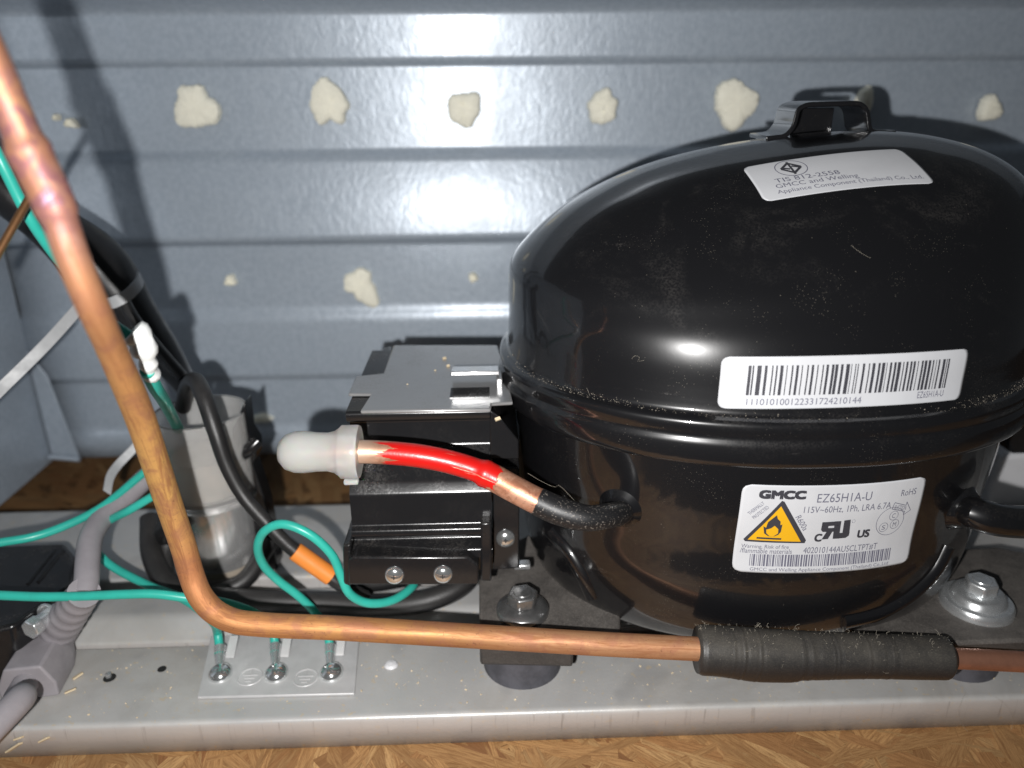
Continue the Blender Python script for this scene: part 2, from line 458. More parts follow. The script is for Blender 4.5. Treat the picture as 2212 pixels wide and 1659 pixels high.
# side wall
sw = sheet('side_wall', [(60, -2), (YW, -2), (YW, 260)], XL, XL + 1, 'wall', thick=0, kind='structure') if False else None
sv = [(XL, 150, 10), (XL, YW - 2, 10), (XL, YW - 2, 262), (XL, 150, 262)]
mb = MB().prism(sv, (-1.2, 0, 0))
side = mb.out('side_wall', 'wall', kind='structure')
side['label'] = 'grey steel side wall at the left of the compartment'
mb = MB().prism([(XL + 1, YW - 4.2, 11), (XL + 16, YW - 4.8, 11), (XL + 9, YW - 4.8, 60), (XL + 1, YW - 4.2, 74)], (0, -1.2, 0))
mb.out('corner_flange', 'wall', side, bevel=.4)
mb = MB().tube([(XL + 1, YW - 8, 14), (XL + 17, YW - 8, 12)], 1.4, 10); mb.out('flange_bead', 'wall', side)

# foam plugs squeezed out of the holes of the back wall
def blob(px, py, rx, ry, seed, tail=None, flat=1.0):
    r2 = random.Random(seed); c = atY(px, py, YW - 3.0); s = 395 * .98 / F * 1.0
    n = 64; jit = [r2.uniform(-.035, .035) for _ in range(64)]; am = [r2.uniform(.02, .13) * (1.2, 1, .7, .45, .45, .5)[_] for _ in range(6)]; ph = [r2.uniform(0, 6.28) for _ in range(6)]
    vs = []; fs = []
    rings = [1.0, .95, .78, .5, .2]; hh = [-3.2, .5, 1.5, 1.9, 2.0]
    for q, h in zip(rings, hh):
        for k in range(n):
            t = 2 * math.pi * k / n
            R = 1 + jit[k] + sum(a * math.sin((j + 2) * t + p) for j, (a, p) in enumerate(zip(am, ph)))
            if tail:
                dd = math.cos(t - tail[0]); R += tail[1] * max(0, dd) ** 12
            x = math.cos(t) * rx * R * q * s; z = math.sin(t) * ry * R * q * s
            vs.append((c.x + x, c.y - h * flat + r2.uniform(-.3, .3), c.z + z))
    for i in range(len(rings) - 1):
        for k in range(n): fs.append((i * n + k, i * n + (k + 1) % n, (i + 1) * n + (k + 1) % n, (i + 1) * n + k))
    fs.append(tuple((len(rings) - 1) * n + k for k in range(n)))
    return finish('foam_plug', vs, fs, 'foam', wall, smooth=50)
for i, b in enumerate([(418, 233, 43, 42, (-.25, .25)), (708, 222, 40, 43, None), (1003, 236, 31, 40, None), (1303, 232, 30, 36, None), (1590, 224, 46, 46, None),
                       (2142, 237, 23, 25, (2.2, .3)), (1868, 222, 16, 34, None), (497, 607, 14, 12, None), (778, 617, 36, 36, (-1.0, .45)), (1022, 600, 11, 11, None),
                       (150, 266, 11, 9, (-.7, .6)), (560, 905, 22, 11, (0, .5)), (120, 254, 5, 7, None)]):
    blob(*b[:4], seed=40 + i, tail=b[4])

# ------------------------------------------------------------------ base plate
PF = 206.0
pp = [(PF, -12.5), (PF, 0), (245.5, 0), (245.9, -2.2), (247.2, -2.2), (247.6, .2), (257, 6), (273, 6), (274, .5), (277.5, .5), (278.5, 8), (338, 8), (341, 5.5), (341, -2)]
plate = sheet('base_plate', fillet(pp, 2.3, 7), -330, 420, 'plate', nx=8)
tag(plate, 'dusty grey painted steel base plate with a folded front lip', 'base plate')
mb = MB().lathe([(2.6, .1), (1.9, 1.0), (0, 1.4)], atZ(845, 1437, 0), n=14); mb.out('dimple', 'whiteplastic', plate)
for (x, y, r) in ((237, 1465, 2.2), (350, 1446, 1.6)):
    mb = MB().lathe([(r, .12), (r, .3), (0, .3)], atZ(x, y, 0), n=14); mb.out('hole', 'dark', plate)
mb = MB().lathe([(1.1, .2), (1.0, 1.6), (0, 1.9)], atZ(235, 1463, 0), n=10); mb.out('rivet', 'zinc', plate)

# ------------------------------------------------------------------ compressor
CC = Vector((96.2, 271, 0)); SN = 2.15
UP = [(95.5, 90.2, 72), (96.5, 92.4, 74.4), (98, 92.9, 75.0), (103.5, 92.9, 75.0), (105, 92.2, 74.3), (106.5, 92.4, 74.5), (109, 92.6, 74.8), (110.3, 92.0, 74.2), (110.9, 90.6, 72.8), (111.6, 89.8, 71.6), (114, 89.5, 71.1), (118, 89.4, 70.6), (126, 89.3, 69.8), (133, 89.2, 67.9), (140, 89, 64.4),
      (145.1, 88.9, 61.6), (149.9, 88.3, 58.2), (154.4, 86.5, 54.6), (158.6, 83.6, 51), (162.5, 79.9, 47.3), (166.1, 75.5, 43.5), (169.4, 70.5, 39.7), (172.4, 64.8, 35.8), (175, 58.5, 31.7), (177.4, 51.5, 27.4), (179.4, 44, 22.9), (181, 35.7, 18), (182.2, 26.4, 12.8), (183.1, 15.7, 7.2), (183.4, 0, 0)]
LOW = [(104, 88, 69.5), (92, 87, 68.6), (78, 86.4, 67.6), (62, 85, 66), (48, 84.4, 66.2), (36, 82.8, 64.8), (27, 80, 62.2), (21, 75, 57.8), (17, 64, 48), (15.5, 36, 25), (15.4, 0, 0)]
def sstep(a, b, x):
    t = max(0, min(1, (x - a) / (b - a))); return t * t * (3 - 2 * t)
def shell_pt(z, a, b, t):
    c, s = math.cos(t), math.sin(t)
    x = a * math.copysign(abs(c) ** (2 / SN), c); y = b * math.copysign(abs(s) ** (2 / SN), s)
    if x > 0: x *= 1.045
    return Vector((CC.x + x, CC.y + y, z + .124 * x * sstep(122, 166, z)))
def shell_mesh(tab, sub=5, n=128):
    lev = [tuple(v) for v in catmull([Vector(t) for t in tab], .9)]
    vs = []; fs = []
    for z, a, b in lev:
        for k in range(n):
            vs.append(shell_pt(z, max(a, .02), max(b, .02), 2 * math.pi * (k + .37) / n))
    for i in range(len(lev) - 1):
        for k in range(n): fs.append((i * n + k, i * n + (k + 1) % n, (i + 1) * n + (k + 1) % n, (i + 1) * n + k))
    return vs, fs
comp = thing('compressor', (CC.x, CC.y, 0), 'glossy black oval refrigerator compressor with three white labels', 'compressor')
uv_, uf_ = shell_mesh(UP); lv_, lf_ = shell_mesh(LOW)
finish('upper_shell', uv_, uf_, 'shell', comp, smooth=180)
finish('lower_shell', lv_, lf_, 'shell_low', comp, smooth=180)
BV = BVHTree.FromPolygons([v[:] for v in uv_ + lv_], [tuple(f) for f in uf_] + [tuple(i + len(uv_) for i in f) for f in lf_])
def hit(px, py):
    h = BV.ray_cast(CAM, ray(px, py).normalized()); return h[0], h[1]

# weld seam: a thin bead along the joint
mb = MB().tube([shell_pt(96.5, 89.6, 71.2, 2 * math.pi * k / 90) for k in range(91)], 1.1, 8, smooth=False); mb.out('weld_seam', 'shell', comp)

# dust lying on the ledge above the weld skirt
m = MB(); r9 = random.Random(77)
for i in range(520):
    t = -math.pi / 2 + r9.choice((-1.15, -.9, -.7, -.2, .5, .8, 1.1)) + r9.gauss(0, .16); k = r9.random()
    p = shell_pt(111.2 + 1.6 * k * k, 91.0 - 1.2 * k, 73.0 - 1.4 * k, t); q = r9.choice((.08, .09, .10, .13, .2)) * r9.uniform(.7, 1.1)
    A_ = Vector((r9.uniform(-1, 1), r9.uniform(-1, 1), r9.uniform(-.5, .5))).normalized(); B_ = A_.orthogonal().normalized()
    m.box(p, (q * 1.7, q, q * .8), (A_, B_, A_.cross(B_)))
MAT['dustgrain'] = simple('dust_grain', (.22, .195, .16), .9, bump=0)
m.out('ledge_dust', 'dustgrain', comp, kind='stuff', smooth=0)

# bracket on top
def strap(path, w, th, axis):
    """flat strip along path (list of points), width w along axis, thickness th"""
    pts = [Vector(p) for p in path]; A = Vector(axis).normalized(); m = MB(); vs = []; fs = []
    for i, p in enumerate(pts):
        t = (pts[min(i + 1, len(pts) - 1)] - pts[max(i - 1, 0)]).normalized(); nn = t.cross(A).normalized()
        for sw_, sn in ((-1, -1), (1, -1), (1, 1), (-1, 1)): vs.append(p + A * (w / 2 * sw_) + nn * (th / 2 * sn))
    for i in range(len(pts) - 1):
        for k in range(4): fs.append((i * 4 + k, i * 4 + (k + 1) % 4, i * 4 + 4 + (k + 1) % 4, i * 4 + 4 + k))
    fs += [(0, 1, 2, 3), tuple(len(vs) - 4 + k for k in range(4))]
    return m.add(vs, fs)
BY = 278.0
bp = [atY(x, y, BY) for x, y in ((1636, 300), (1676, 296), (1694, 276), (1703, 238), (1722, 229), (1832, 226), (1848, 240), (1853, 282), (1866, 288), (1908, 288))]
pr = fillet([(p.x, p.z) for p in bp], 3, 5)
mb = strap([(x, BY, z + .6) for x, z in pr], 18, 1.6, (0, 1, 0)); brk = mb.out('top_bracket', 'shell', comp, bevel=.3)
c = atY(1752, 262, BY + 7)
MB().box(c, (15, 1.4, 9)).out('bracket_web', 'shell', brk, bevel=.3)

# labels draped on the shell ------------------------------------------------
class Label:
    def __init__(s, name, corners, extra, r=.05, label=None):
        H = [hit(*c) for c in corners]                    # TL TR BR BL
        s.c = [h[0] for h in H]
        s.N = sum((h[1] for h in H), Vector()).normalized()
        if s.N.dot(CAM - s.c[0]) < 0: s.N = -s.N
        s.W = ((s.c[1] - s.c[0]).length + (s.c[2] - s.c[3]).length) / 2; s.H = ((s.c[3] - s.c[0]).length + (s.c[2] - s.c[1]).length) / 2
        nu, nv = 60, 22; rr = r * s.W
        vs, fs = [], []
        def inset(t):                                     # rounded corners: u margin for row at height t (mm from edge)
            return 0 if t > rr else rr - math.sqrt(max(0, rr * rr - (rr - t) ** 2))
        rows = sorted(set([0, .02, .05, .1, .2, .35, .5, .65, .8, .9, .95, .98, 1] + [k / nv for k in range(nv + 1)]))
        for v in rows:
            t = min(v, 1 - v) * s.H; m = inset(t) / s.W
            for k in range(nu + 1): vs.append(s.at(m + (1 - 2 * m) * k / nu, v, .12))
        for i in range(len(rows) - 1):
            for k in range(nu):
                a = i * (nu + 1) + k; fs.append((a, a + 1, a + nu + 2, a + nu + 1))
        s.o = finish(name, vs, fs, 'label', comp, smooth=180)
        md = s.o.modifiers.new('thickness', 'SOLIDIFY'); md.thickness = .1 * MM
        if label: s.o['label'] = label
    def at(s, u, v, off):
        p = (s.c[0] * (1 - u) + s.c[1] * u) * (1 - v) + (s.c[3] * (1 - u) + s.c[2] * u) * v
        h = BV.ray_cast(p + s.N * 40, -s.N)
        if h[0] is None: return p
        n = h[1] if h[1].dot(s.N) > 0 else -h[1]
        return h[0] + n * off
    def put(s, name, polys, mat, off=.2, sub=True):
        """polys: list of lists of (u, v); each an n-gon (bars get cut in rows)"""
        bm = bmesh.new()
        for P in polys: bm.faces.new([bm.verts.new((u * s.W, v * s.H, 0)) for u, v in P])
        bmesh.ops.triangulate(bm, faces=bm.faces)
        for _ in range(5):
            long_ = [e for e in bm.edges if e.calc_length() > 2.2]
            if not long_: break
            bmesh.ops.subdivide_edges(bm, edges=long_, cuts=1); bmesh.ops.triangulate(bm, faces=[f for f in bm.faces if len(f.verts) > 3])
        bm.verts.index_update()
        vs = [s.at(v.co.x / s.W, v.co.y / s.H, off) for v in bm.verts]; fs = [tuple(v.index for v in f.verts) for f in bm.faces]; bm.free()
        return finish(name, vs, fs, mat, s.o, smooth=0)
    def bars(s, name, bars, v0, v1, mat='ink', off=.2):
        vs, fs = [], []
        for a, b_ in bars:
            b = len(vs)
            for k in range(7):
                v = v0 + (v1 - v0) * k / 6; vs += [s.at(a, v, off), s.at(b_, v, off)]
            for k in range(6): fs.append((b + 2 * k, b + 2 * k + 1, b + 2 * k + 3, b + 2 * k + 2))
        return finish(name, vs, fs, mat, s.o, smooth=0)
    def text(s, txt, u0, u1, v0, v1, mat='ink_grey', heavy=0.0, rot=0.0, name='lettering', mirror=False, off=.2):
        """fit txt in the box; rot in degrees turns it about the box centre (box is then its unrotated size)"""
        cu = bpy.data.curves.new('t', 'FONT'); cu.body = txt; cu.resolution_u = 3
        ob = bpy.data.objects.new('t', cu); COL.objects.link(ob)
        dg = bpy.context.evaluated_depsgraph_get(); me = ob.evaluated_get(dg).to_mesh()
        P = [v.co.copy() for v in me.vertices]; Fc = [tuple(p.vertices) for p in me.polygons]
        x0 = min(p.x for p in P); x1 = max(p.x for p in P); hi = .729 if any(ch.isupper() or ch.isdigit() for ch in txt) else .55
        W, H = s.W * (u1 - u0), s.H * (v1 - v0); cx, cy = (u0 + u1) / 2, (v0 + v1) / 2; R = math.radians(rot)
        out = []; FF = []
        for k, (hx, hy) in enumerate(((0, 0),) if not heavy else ((-1, -1), (1, -1), (-1, 1), (1, 1), (0, 0), (-1, 0), (1, 0))):
          FF += [tuple(i + len(out) for i in f) for f in Fc]
          for p in P:
            x = ((p.x - x0) / (x1 - x0) - .5) * W; y = (p.y / hi - .5) * H
            if mirror: x = -x
            X = x * math.cos(R) - y * math.sin(R); Y = x * math.sin(R) + y * math.cos(R)
            out.append(s.at(cx + (X + hx * heavy) / s.W, cy - (Y + hy * heavy) / s.H, off + .012 * k))
        ob.evaluated_get(dg).to_mesh_clear(); bpy.data.objects.remove(ob); bpy.data.curves.remove(cu)
        return finish(name, out, FF, mat, s.o, smooth=0)
    def ring(s, cu, cv, ru, rv, w, name='ring', mat='ink_grey', off=.2, n=40):
        vs, fs = [], []
        for k in range(n):
            t = 2 * math.pi * k / n; a, b = math.cos(t), math.sin(t)
            vs += [s.at(cu + a * ru, cv + b * rv, off), s.at(cu + a * (ru - w / s.W), cv + b * (rv - w / s.H), off)]
        for k in range(n):
            j = (k + 1) % n; fs.append((2 * k, 2 * j, 2 * j + 1, 2 * k + 1))
        return finish(name, vs, fs, mat, s.o, smooth=0)
    def line(s, pts, w, name='line', mat='ink_grey', closed=False, off=.2):
        polys = []; P = [Vector((u * s.W, v * s.H, 0)) for u, v in pts]
        if closed: P.append(P[0])
        for a, b in zip(P, P[1:]):
            n_ = (b - a).normalized(); q = Vector((-n_.y, n_.x, 0)) * w / 2
            m = max(1, int((b - a).length / 4))
            for k in range(m):
                c0 = a.lerp(b, k / m); c1 = a.lerp(b, (k + 1) / m)
                polys.append([((p.x) / s.W, p.y / s.H) for p in (c0 + q, c1 + q, c1 - q, c0 - q)])
        return s.put(name, polys, mat, off)

LA = Label('barcode_label', [(1558.5, 770), (2094, 752.5), (2074, 862), (1549, 882)], None, .03, 'long white label with one wide barcode')
xs = [(320, 342), (350, 362), (385, 417), (440, 460), (493, 503), (523, 535), (555, 578), (601, 608), (640, 652), (674, 693), (715, 723), (757, 768), (790, 808), (833, 842), (873, 883), (903, 922), (945, 965), (972, 995), (1015, 1035), (1057, 1085), (1097, 1103), (1127, 1135), (1147, 1155), (1187, 1205), (1235, 1245), (1265, 1288), (1312, 1330), (1343, 1368), (1380, 1386), (1408, 1425), (1443, 1462), (1473, 1500), (1518, 1527), (1545, 1562), (1580, 1597), (1608, 1626), (1645, 1652), (1678, 1695), (1705, 1728), (1740, 1763), (1778, 1790), (1808, 1814), (1832, 1846), (1872, 1896), (1906, 1914), (1923, 1937)]
LA.bars('barcode', [((a - 120) / 2000, (b - 120) / 2000) for a, b in xs], .165, .735)
LA.text('1110101001223317242101\u200b44'.replace('\u200b', ''), .105, .548, .795, .925)
LA.text('EZ65H1A-U', .785, .905, .76, .895)

LB = Label('rating_label', [(1604.5, 1045), (2003, 1028), (1962, 1213), (1580.5, 1233)], None, .045, 'white rating label with a yellow flame warning triangle')
LB.text('GMCC', .09, .32, .055, .14, 'ink', heavy=.28)
LB.text('EZ65H1A-U', .385, .68, .085, .185)
LB.text('RoHS', .853, .945, .105, .18)
LB.text('115V~60Hz, 1Ph, LRA 6.7A', .325, .805, .225, .30)
LB.line([(.825, .245), (.9, .295), (.9, .255), (.935, .36), (.895, .405), (.9, .365), (.815, .315)], .22, closed=True, name='suction_arrow')
LB.text('SUCTION', .828, .905, .285, .335, rot=-13)
LB.text('THERMALLY', .03, .13, .235, .275, rot=48)
LB.text('PROTECTED', .055, .155, .28, .32, rot=48)
LB.put('warning_triangle', [[(.205, .165), (.218, .175), (.365, .62), (.36, .655), (.05, .645), (.04, .62)]], 'ink', .19)
LB.put('triangle_field', [[(.204, .225), (.338, .635), (.062, .622)]], 'yellow', .25)
def fl_(pts): return [((x - 180) / 1900 + .0 * y, (y - 172) / 905) for x, y in pts]
LB.put('flame', [fl_([(490, 690), (445, 660), (428, 585), (455, 600), (465, 540), (492, 560), (500, 505), (522, 520), (540, 465), (555, 505), (585, 530), (590, 570), (608, 560), (606, 640), (585, 672), (550, 690)])], 'ink', .3)
LB.put('flame_core', [fl_([(500, 686), (465, 655), (460, 618), (490, 640), (500, 605), (515, 625), (535, 575), (548, 620), (575, 610), (565, 655), (580, 655), (540, 688)])], 'yellow', .35)
LB.put('flame_bar', [fl_([(380, 702), (622, 708), (622, 726), (380, 720)])], 'ink', .3)
LB.text('R600a', .275, .38, .385, .445, rot=-58)
LB.text('C', .41, .445, .545, .635, 'ink', heavy=.16)
LB.text('US', .645, .71, .525, .615, 'ink', heavy=.16)
def ru_(P): return [((x - 170) / 1900, (y - 165) / 915) for x, y in P]
LB.put('recognised_mark', [ru_(p) for p in (
    [(995, 540), (1185, 535), (1185, 580), (1000, 585)], [(995, 540), (1065, 540), (1065, 640), (1010, 640), (995, 620)], [(1010, 605), (1185, 605), (1185, 648), (1015, 645)],
    [(1120, 535), (1188, 535), (1200, 725), (1135, 725)], [(1058, 640), (1120, 640), (1085, 725), (1020, 728)],
    [(1218, 530), (1285, 525), (1300, 665), (1225, 665)], [(1180, 665), (1302, 660), (1300, 700), (1270, 722), (1180, 725)])], 'ink', .21)
LB.ring(.605, .415, .009, .02, .09)
LB.ring(.822, .46, .083, .165, .18, name='terminal_diagram')
for ch, x, y in (('C', 1755, 515), ('S', 1665, 632), ('M', 1787, 612)):
    u, v = (x - 165) / 1900, (y - 150) / 920
    LB.ring(u, v, .027, .055, .16, name='terminal_circle'); LB.text(ch, u - .01, u + .01, v - .028, v + .028)
LB.text('Warning, Risk of fire', .035, .28, .675, .72)
LB.text('/flammable materials', .032, .30, .735, .78)
LB.text('402010144AUSCLTPT#T', .36, .775, .70, .775)
r3 = random.Random(3); u = .085; bl = []
while u < .86:
    w = r3.choice((.0035, .0035, .0065, .0095)); bl.append((u, u + w)); u += w + r3.choice((.0035, .004, .0065))
LB.bars('barcode', bl, .79, .925, 'ink_grey')
LB.text('GMCC and Welling Appliance Component (Thailand) Co.,Ltd', .09, .86, .94, .978)

LC = Label('approval_label', [(1602, 363), (1944, 322), (2022, 397), (1651, 437)], None, .045, 'small white approval label on the dome beside the bracket')
LC.ring(.26, .27, .095, .235, .28, name='approval_ring')
LC.line([(.20, .27), (.26, .12), (.32, .27), (.26, .42)], .8, closed=True, mat='ink', name='approval_mark')
LC.line([(.262, .08), (.258, .46)], .7, mat='ink', name='approval_mark')
LC.line([(.205, .24), (.25, .3)], .8, mat='ink', name='approval_mark')
LC.line([(.27, .22), (.315, .29)], .8, mat='ink', name='approval_mark')
LC.text('TIS 812-2558', .12, .50, .50, .615)
LC.text('GMCC and Welling', .105, .585, .645, .75)
LC.text('Appliance Component (Thailand) Co., Ltd.', .095, .95, .79, .88)

# process tube -------------------------------------------------------------
h0, n0 = hit(1338, 1098)
pt = [atY(x, y, Y) for x, y, Y in ((762, 976, 216), (800, 976, 216), (900, 984, 215), (980, 1000, 214), (1050, 1024, 212), (1110, 1056, 210), (1170, 1087, 208), (1215, 1106, 206), (1268, 1119, 205), (1312, 1114, 208))]
pt += [h0 + Vector((0, -3, .5)), h0 + Vector((2, 5, 0))]
def prad(t, l):
    return 3.65 + .5 * math.exp(-((l - 41) / 1.2) ** 2) + .55 * sstep(40, 42.5, l) + (.25 if l > 59.8 else 0) - .5 * sstep(66, 80, l)
mb = MB().tube(pt, prad, 24, 1.0); ptube = mb.out('process_tube', 'process', comp, smooth=60)
ptube['label'] = 'short copper stub tube smeared with red paint'
ax = n0 if n0.dot(CAM - h0) > 0 else -n0
mb = MB().lathe([(9, -2.5), (7.4, -.3), (5.8, 1.0), (4.9, 2.6), (4.3, 4.5)], h0, ax, 32); mb.out('tube_collar', 'shell', comp, smooth=60)
# suction stub at the right
h1, _ = hit(2078, 1098)
sp = [h1 + Vector((-6, 6, 0)), h1 + Vector((1, -1, 0))] + [atY(x, y, Y) for x, y, Y in ((2110, 1110, h1.y - 8), (2150, 1122, h1.y - 9), (2230, 1128, h1.y - 7), (2330, 1120, h1.y + 4))]
mb = MB().tube(sp, lambda t, l: 5.3, 22, 1.5); mb.out('suction_stub', 'shell', comp)
mb = MB().lathe([(10, -3), (8.6, -.4), (7, 1.2), (5.8, 3.2)], h1, _ if _.dot(CAM - h1) > 0 else -_, 32); mb.out('tube_collar', 'shell', comp, smooth=60)

# feet ----------------------------------------------------------------------
def foot(poly, zt_, th):
    p = [atZ(x, y, zt_) for x, y in poly]
    return MB().prism([(q.x, q.y, zt_) for q in p], (0, 0, -th))
mb = foot([(1035, 1206), (1035, 1362), (1340, 1376), (1340, 1290), (1285, 1180), (1150, 1150)], 26, 4); ft = mb.out('foot', 'foot', comp, bevel=1.2)
a = atZ(1035, 1362, 26); b = atZ(1240, 1366, 26)
MB().prism([(a.x, a.y, 26), (b.x, b.y, 26), (b.x, b.y, 11), (a.x, a.y, 11)], (0, 3, 0)).out('foot_flange', 'foot', ft, bevel=1)
mb = foot([(1800, 1345), (1860, 1372), (2062, 1388), (2330, 1378), (2330, 1215), (2150, 1180), (2010, 1190)], 26, 5); ft2 = mb.out('foot', 'foot', comp, bevel=1.2)
# rib of the right foot welded against the shell
def rib_on_shell(pts, r, par):
    P = []
    for x, y in pts:
        h, n_ = hit(x, y)
        if h is None: continue
        n_ = n_ if n_.dot(CAM - h) > 0 else -n_; P.append(h - n_ * r * .35)
    MB().tube(P, r, 14, 1.5).out('foot_rib', 'shell', par)
rib_on_shell([(2050, 1180), (2020, 1235), (1970, 1285), (1900, 1325), (1820, 1345)], 3.4, ft2)
rib_on_shell([(1190, 1150), (1225, 1190), (1255, 1240), (1278, 1290), (1292, 1325)], 3.2, ft)

# bolts and grommets ----------------------------------------------------------
def hexpoly(c, r, z, rot=.2): return [(c.x + r * math.cos(rot + k * math.pi / 3), c.y + r * math.sin(rot + k * math.pi / 3), z) for k in range(6)]
def bolt(px, py, z, label, cup):
    mt = 'zinc' if cup else 'oiled'
    c = atZ(px, py, z); t = thing('mounting_bolt', (c.x, c.y, z), label, 'bolt', 'compressor mounting bolts')
    if cup: prof = [(12, -.5), (12, 2.2), (11.2, 3.2), (9.4, 3.4), (8.6, 5.6), (7.6, 6.3), (0, 6.3)]
    else: prof = [(9.3, -.5), (9.3, 2.0), (8.8, 2.6), (7.0, 3.4), (6.0, 3.8), (0, 3.8)]
    MB().lathe(prof, (c.x, c.y, z), n=36).out('washer', mt, t, smooth=40)
    hz = z + prof[-1][1]
    MB().prism(hexpoly(c, 5.6, hz + .02), (0, 0, 4.6)).out('hex_head', mt, t, bevel=.7)
    MB().lathe([(3.3, 0), (3.1, .35), (0, .5)], (c.x, c.y, hz + 4.6), n=20).out('head_boss', mt, t)
    return c
c1 = bolt(1129, 1322, 26, 'zinc hex bolt in the compressor foot beside the black relay box', False)
c2 = bolt(2108, 1308, 26, 'zinc hex bolt with a stepped washer in the dusty foot beside the black sleeve', True)
for c, lb in ((c1, 'grey rubber grommet under the foot beside the black relay box'), (c2, 'grey rubber grommet under the foot beside the black sleeve')):
    tag(MB().lathe([(14.4, 0), (14.6, 4), (14.2, 9), (14, 13), (13.6, 21.4)], (c.x, c.y + 4.5, .1), n=40).out('rubber_grommet', 'grommet', smooth=50), lb, 'grommet', 'compressor grommets')

# ------------------------------------------------------------------ relay box
rb = thing('relay_box', (-20, 265, 31), 'black plastic relay box clipped to the side of the compressor', 'relay box')
xl = atY(757, 1100, 229).x; xr = atY(1062, 1100, 229).x
prof = fillet([(300, 100.6), (236.3, 100.6), (235.6, 99.6), (236, 97), (241, 95), (240.5, 86), (231.5, 76.5), (229.2, 73), (229.2, 61.2), (227, 60.6), (226.8, 58), (231, 56.6), (231, 54.6), (226, 53), (225.6, 49.5), (232, 48.6), (232, 40), (300, 40)], .8, 4)
MB().prism([(xl, y, z) for y, z in prof], (xr - xl, 0, 0)).out('cover', 'plastic', rb, smooth=40)
def topz(P, z, th): return MB().prism([((q := atZ(x, y, z)).x, q.y, z) for x, y in P], (0, 0, -th))
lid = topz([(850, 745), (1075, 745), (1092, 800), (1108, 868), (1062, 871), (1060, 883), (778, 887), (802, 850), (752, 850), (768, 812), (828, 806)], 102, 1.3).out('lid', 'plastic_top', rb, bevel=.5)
topz([(846, 747), (826, 806), (790, 806), (830, 750)], 97.8, 3).out('lid_step', 'plastic', rb, bevel=.4)
q0 = atZ(975, 803, 106); q1 = atZ(1078, 801, 106)
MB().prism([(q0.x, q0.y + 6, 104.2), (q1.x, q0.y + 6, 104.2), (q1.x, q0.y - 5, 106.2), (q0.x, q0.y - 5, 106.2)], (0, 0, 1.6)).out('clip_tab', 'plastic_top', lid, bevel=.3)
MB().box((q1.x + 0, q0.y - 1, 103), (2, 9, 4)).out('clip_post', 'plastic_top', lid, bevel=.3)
cq = atZ(1015, 848, 102.15); MB().box((cq.x, cq.y, 102.1), (13.5, 9, .35)).out('clip_recess', 'plastic', lid)
# chamfered cheek at the right of the cover
cp = [atY(x, y, 238) for x, y in ((1058, 885), (1078, 900), (1120, 952), (1121, 992), (1058, 992))]
MB().prism(cp, (0, 40, 0)).out('cheek', 'plastic', rb, bevel=.5)
cp = [atY(x, y, 236) for x, y in ((1064, 1010), (1122, 1010), (1122, 1228), (1064, 1232))]
MB().prism(cp, (0, 12, 0)).out('mounting_strip', 'plastic', rb, bevel=.6)
for y0 in (1034, 1052):
    cp = [atY(x, y, 235) for x, y in ((1068, y0), (1121, y0), (1121, y0 + 10), (1068, y0 + 10))]
    MB().prism(cp, (0, 3, 0)).out('strip_rib', 'plastic', rb, bevel=.4)
cp = [atY(x, y, 221.5) for x, y in ((752, 1212), (764, 1203), (1010, 1203), (1034, 1222), (1034, 1264), (752, 1264))]
MB().prism(cp, (0, 40, 0)).out('clamp_block', 'plastic', rb, bevel=.7)
cp = [atY(x, y, 224) for x, y in ((740, 1180), (757, 1175), (757, 1268), (742, 1262))]
MB().prism(cp, (0, 30, 0)).out('clamp_ear', 'plastic', rb, bevel=.7)
cp = [atY(x, y, 224.5) for x, y in ((1038, 1130), (1062, 1130), (1062, 1256), (1038, 1256))]
MB().prism(cp, (0, 30, 0)).out('clamp_ear', 'plastic', rb, bevel=.7)
def screw(c, d, r, parent, h=.55, name='screw', mat='screw', slot=True):
    d = Vector(d).normalized(); n = 10
    prof = [(r * 1.0, -.4), (r, .1)] + [(r * math.cos(t), .1 + r * h * math.sin(t)) for t in [k / n * math.pi / 2 for k in range(1, n)]] + [(0, .1 + r * h)]
    o = MB().lathe(prof, c, d, 26).out(name, mat, parent, smooth=60)
    if not slot: return o
    e1 = d.orthogonal().normalized(); e2 = d.cross(e1); e1, e2 = (e1 + e2).normalized(), (e2 - e1).normalized()
    top = Vector(c) + d * (r * h * .93)
    m = MB(); m.box(top, (r * .5, r * .11, r * .2), (e1, e2, d)); m.box(top, (r * .11, r * .5, r * .21), (e1, e2, d)); m.out('cross_slot', 'dark', o)
    return o
screw(atY(852, 1242, 221.3), (0, -1, .12), 3.3, rb); screw(atY(957, 1240, 221.3), (0, -1, .12), 3.3, rb); screw(atY(1092, 1163, 235.7), (0, -1, .12), 3.4, rb)
MB().box(atY(1128, 1220, 240), (6, 4, 2.2)).out('washer_tab', 'zinc', rb, bevel=.6)

# silicone cap on the process tube
e0 = pt[0]; dx = (pt[0] - pt[1]).normalized(); dx = Vector((-1, dx.y * .2, .02)).normalized()
cb = atY(775, 976, 216)
prof = [(4.2, -.3), (8.1, -.3), (8.4, .5), (8.3, 5.2), (7.6, 5.8), (6.6, 7.2), (6.0, 9.5), (6.1, 13), (6.5, 16.5), (6.4, 19.5), (5.4, 22.3), (3.3, 24.2), (0, 24.9), (0, 23.9), (2.8, 23.2), (4.6, 21.5), (5.5, 19), (5.5, 16.5), (5.1, 13), (4.9, 9), (4.4, 5), (4.1, .5)]
capm = MB().lathe(prof, cb, dx, 36).out('tube_cap', 'cap', smooth=50)
tag(capm, 'translucent white silicone cap on the end of the red painted tube', 'cap')
MB().box(cb + Vector((-2.5, -3, -8.6)), (4.5, 2.5, 1.6)).out('mould_tab', 'cap', capm, bevel=.5)
tip = MB().tube([cb + dx * -2, cb + dx * 8, cb + dx * 14 + Vector((0, 0, -1.2))], lambda t, l: 3.3 * (1 - .45 * t), 16); tip.out('crimped_tip', 'copper2', ptube)

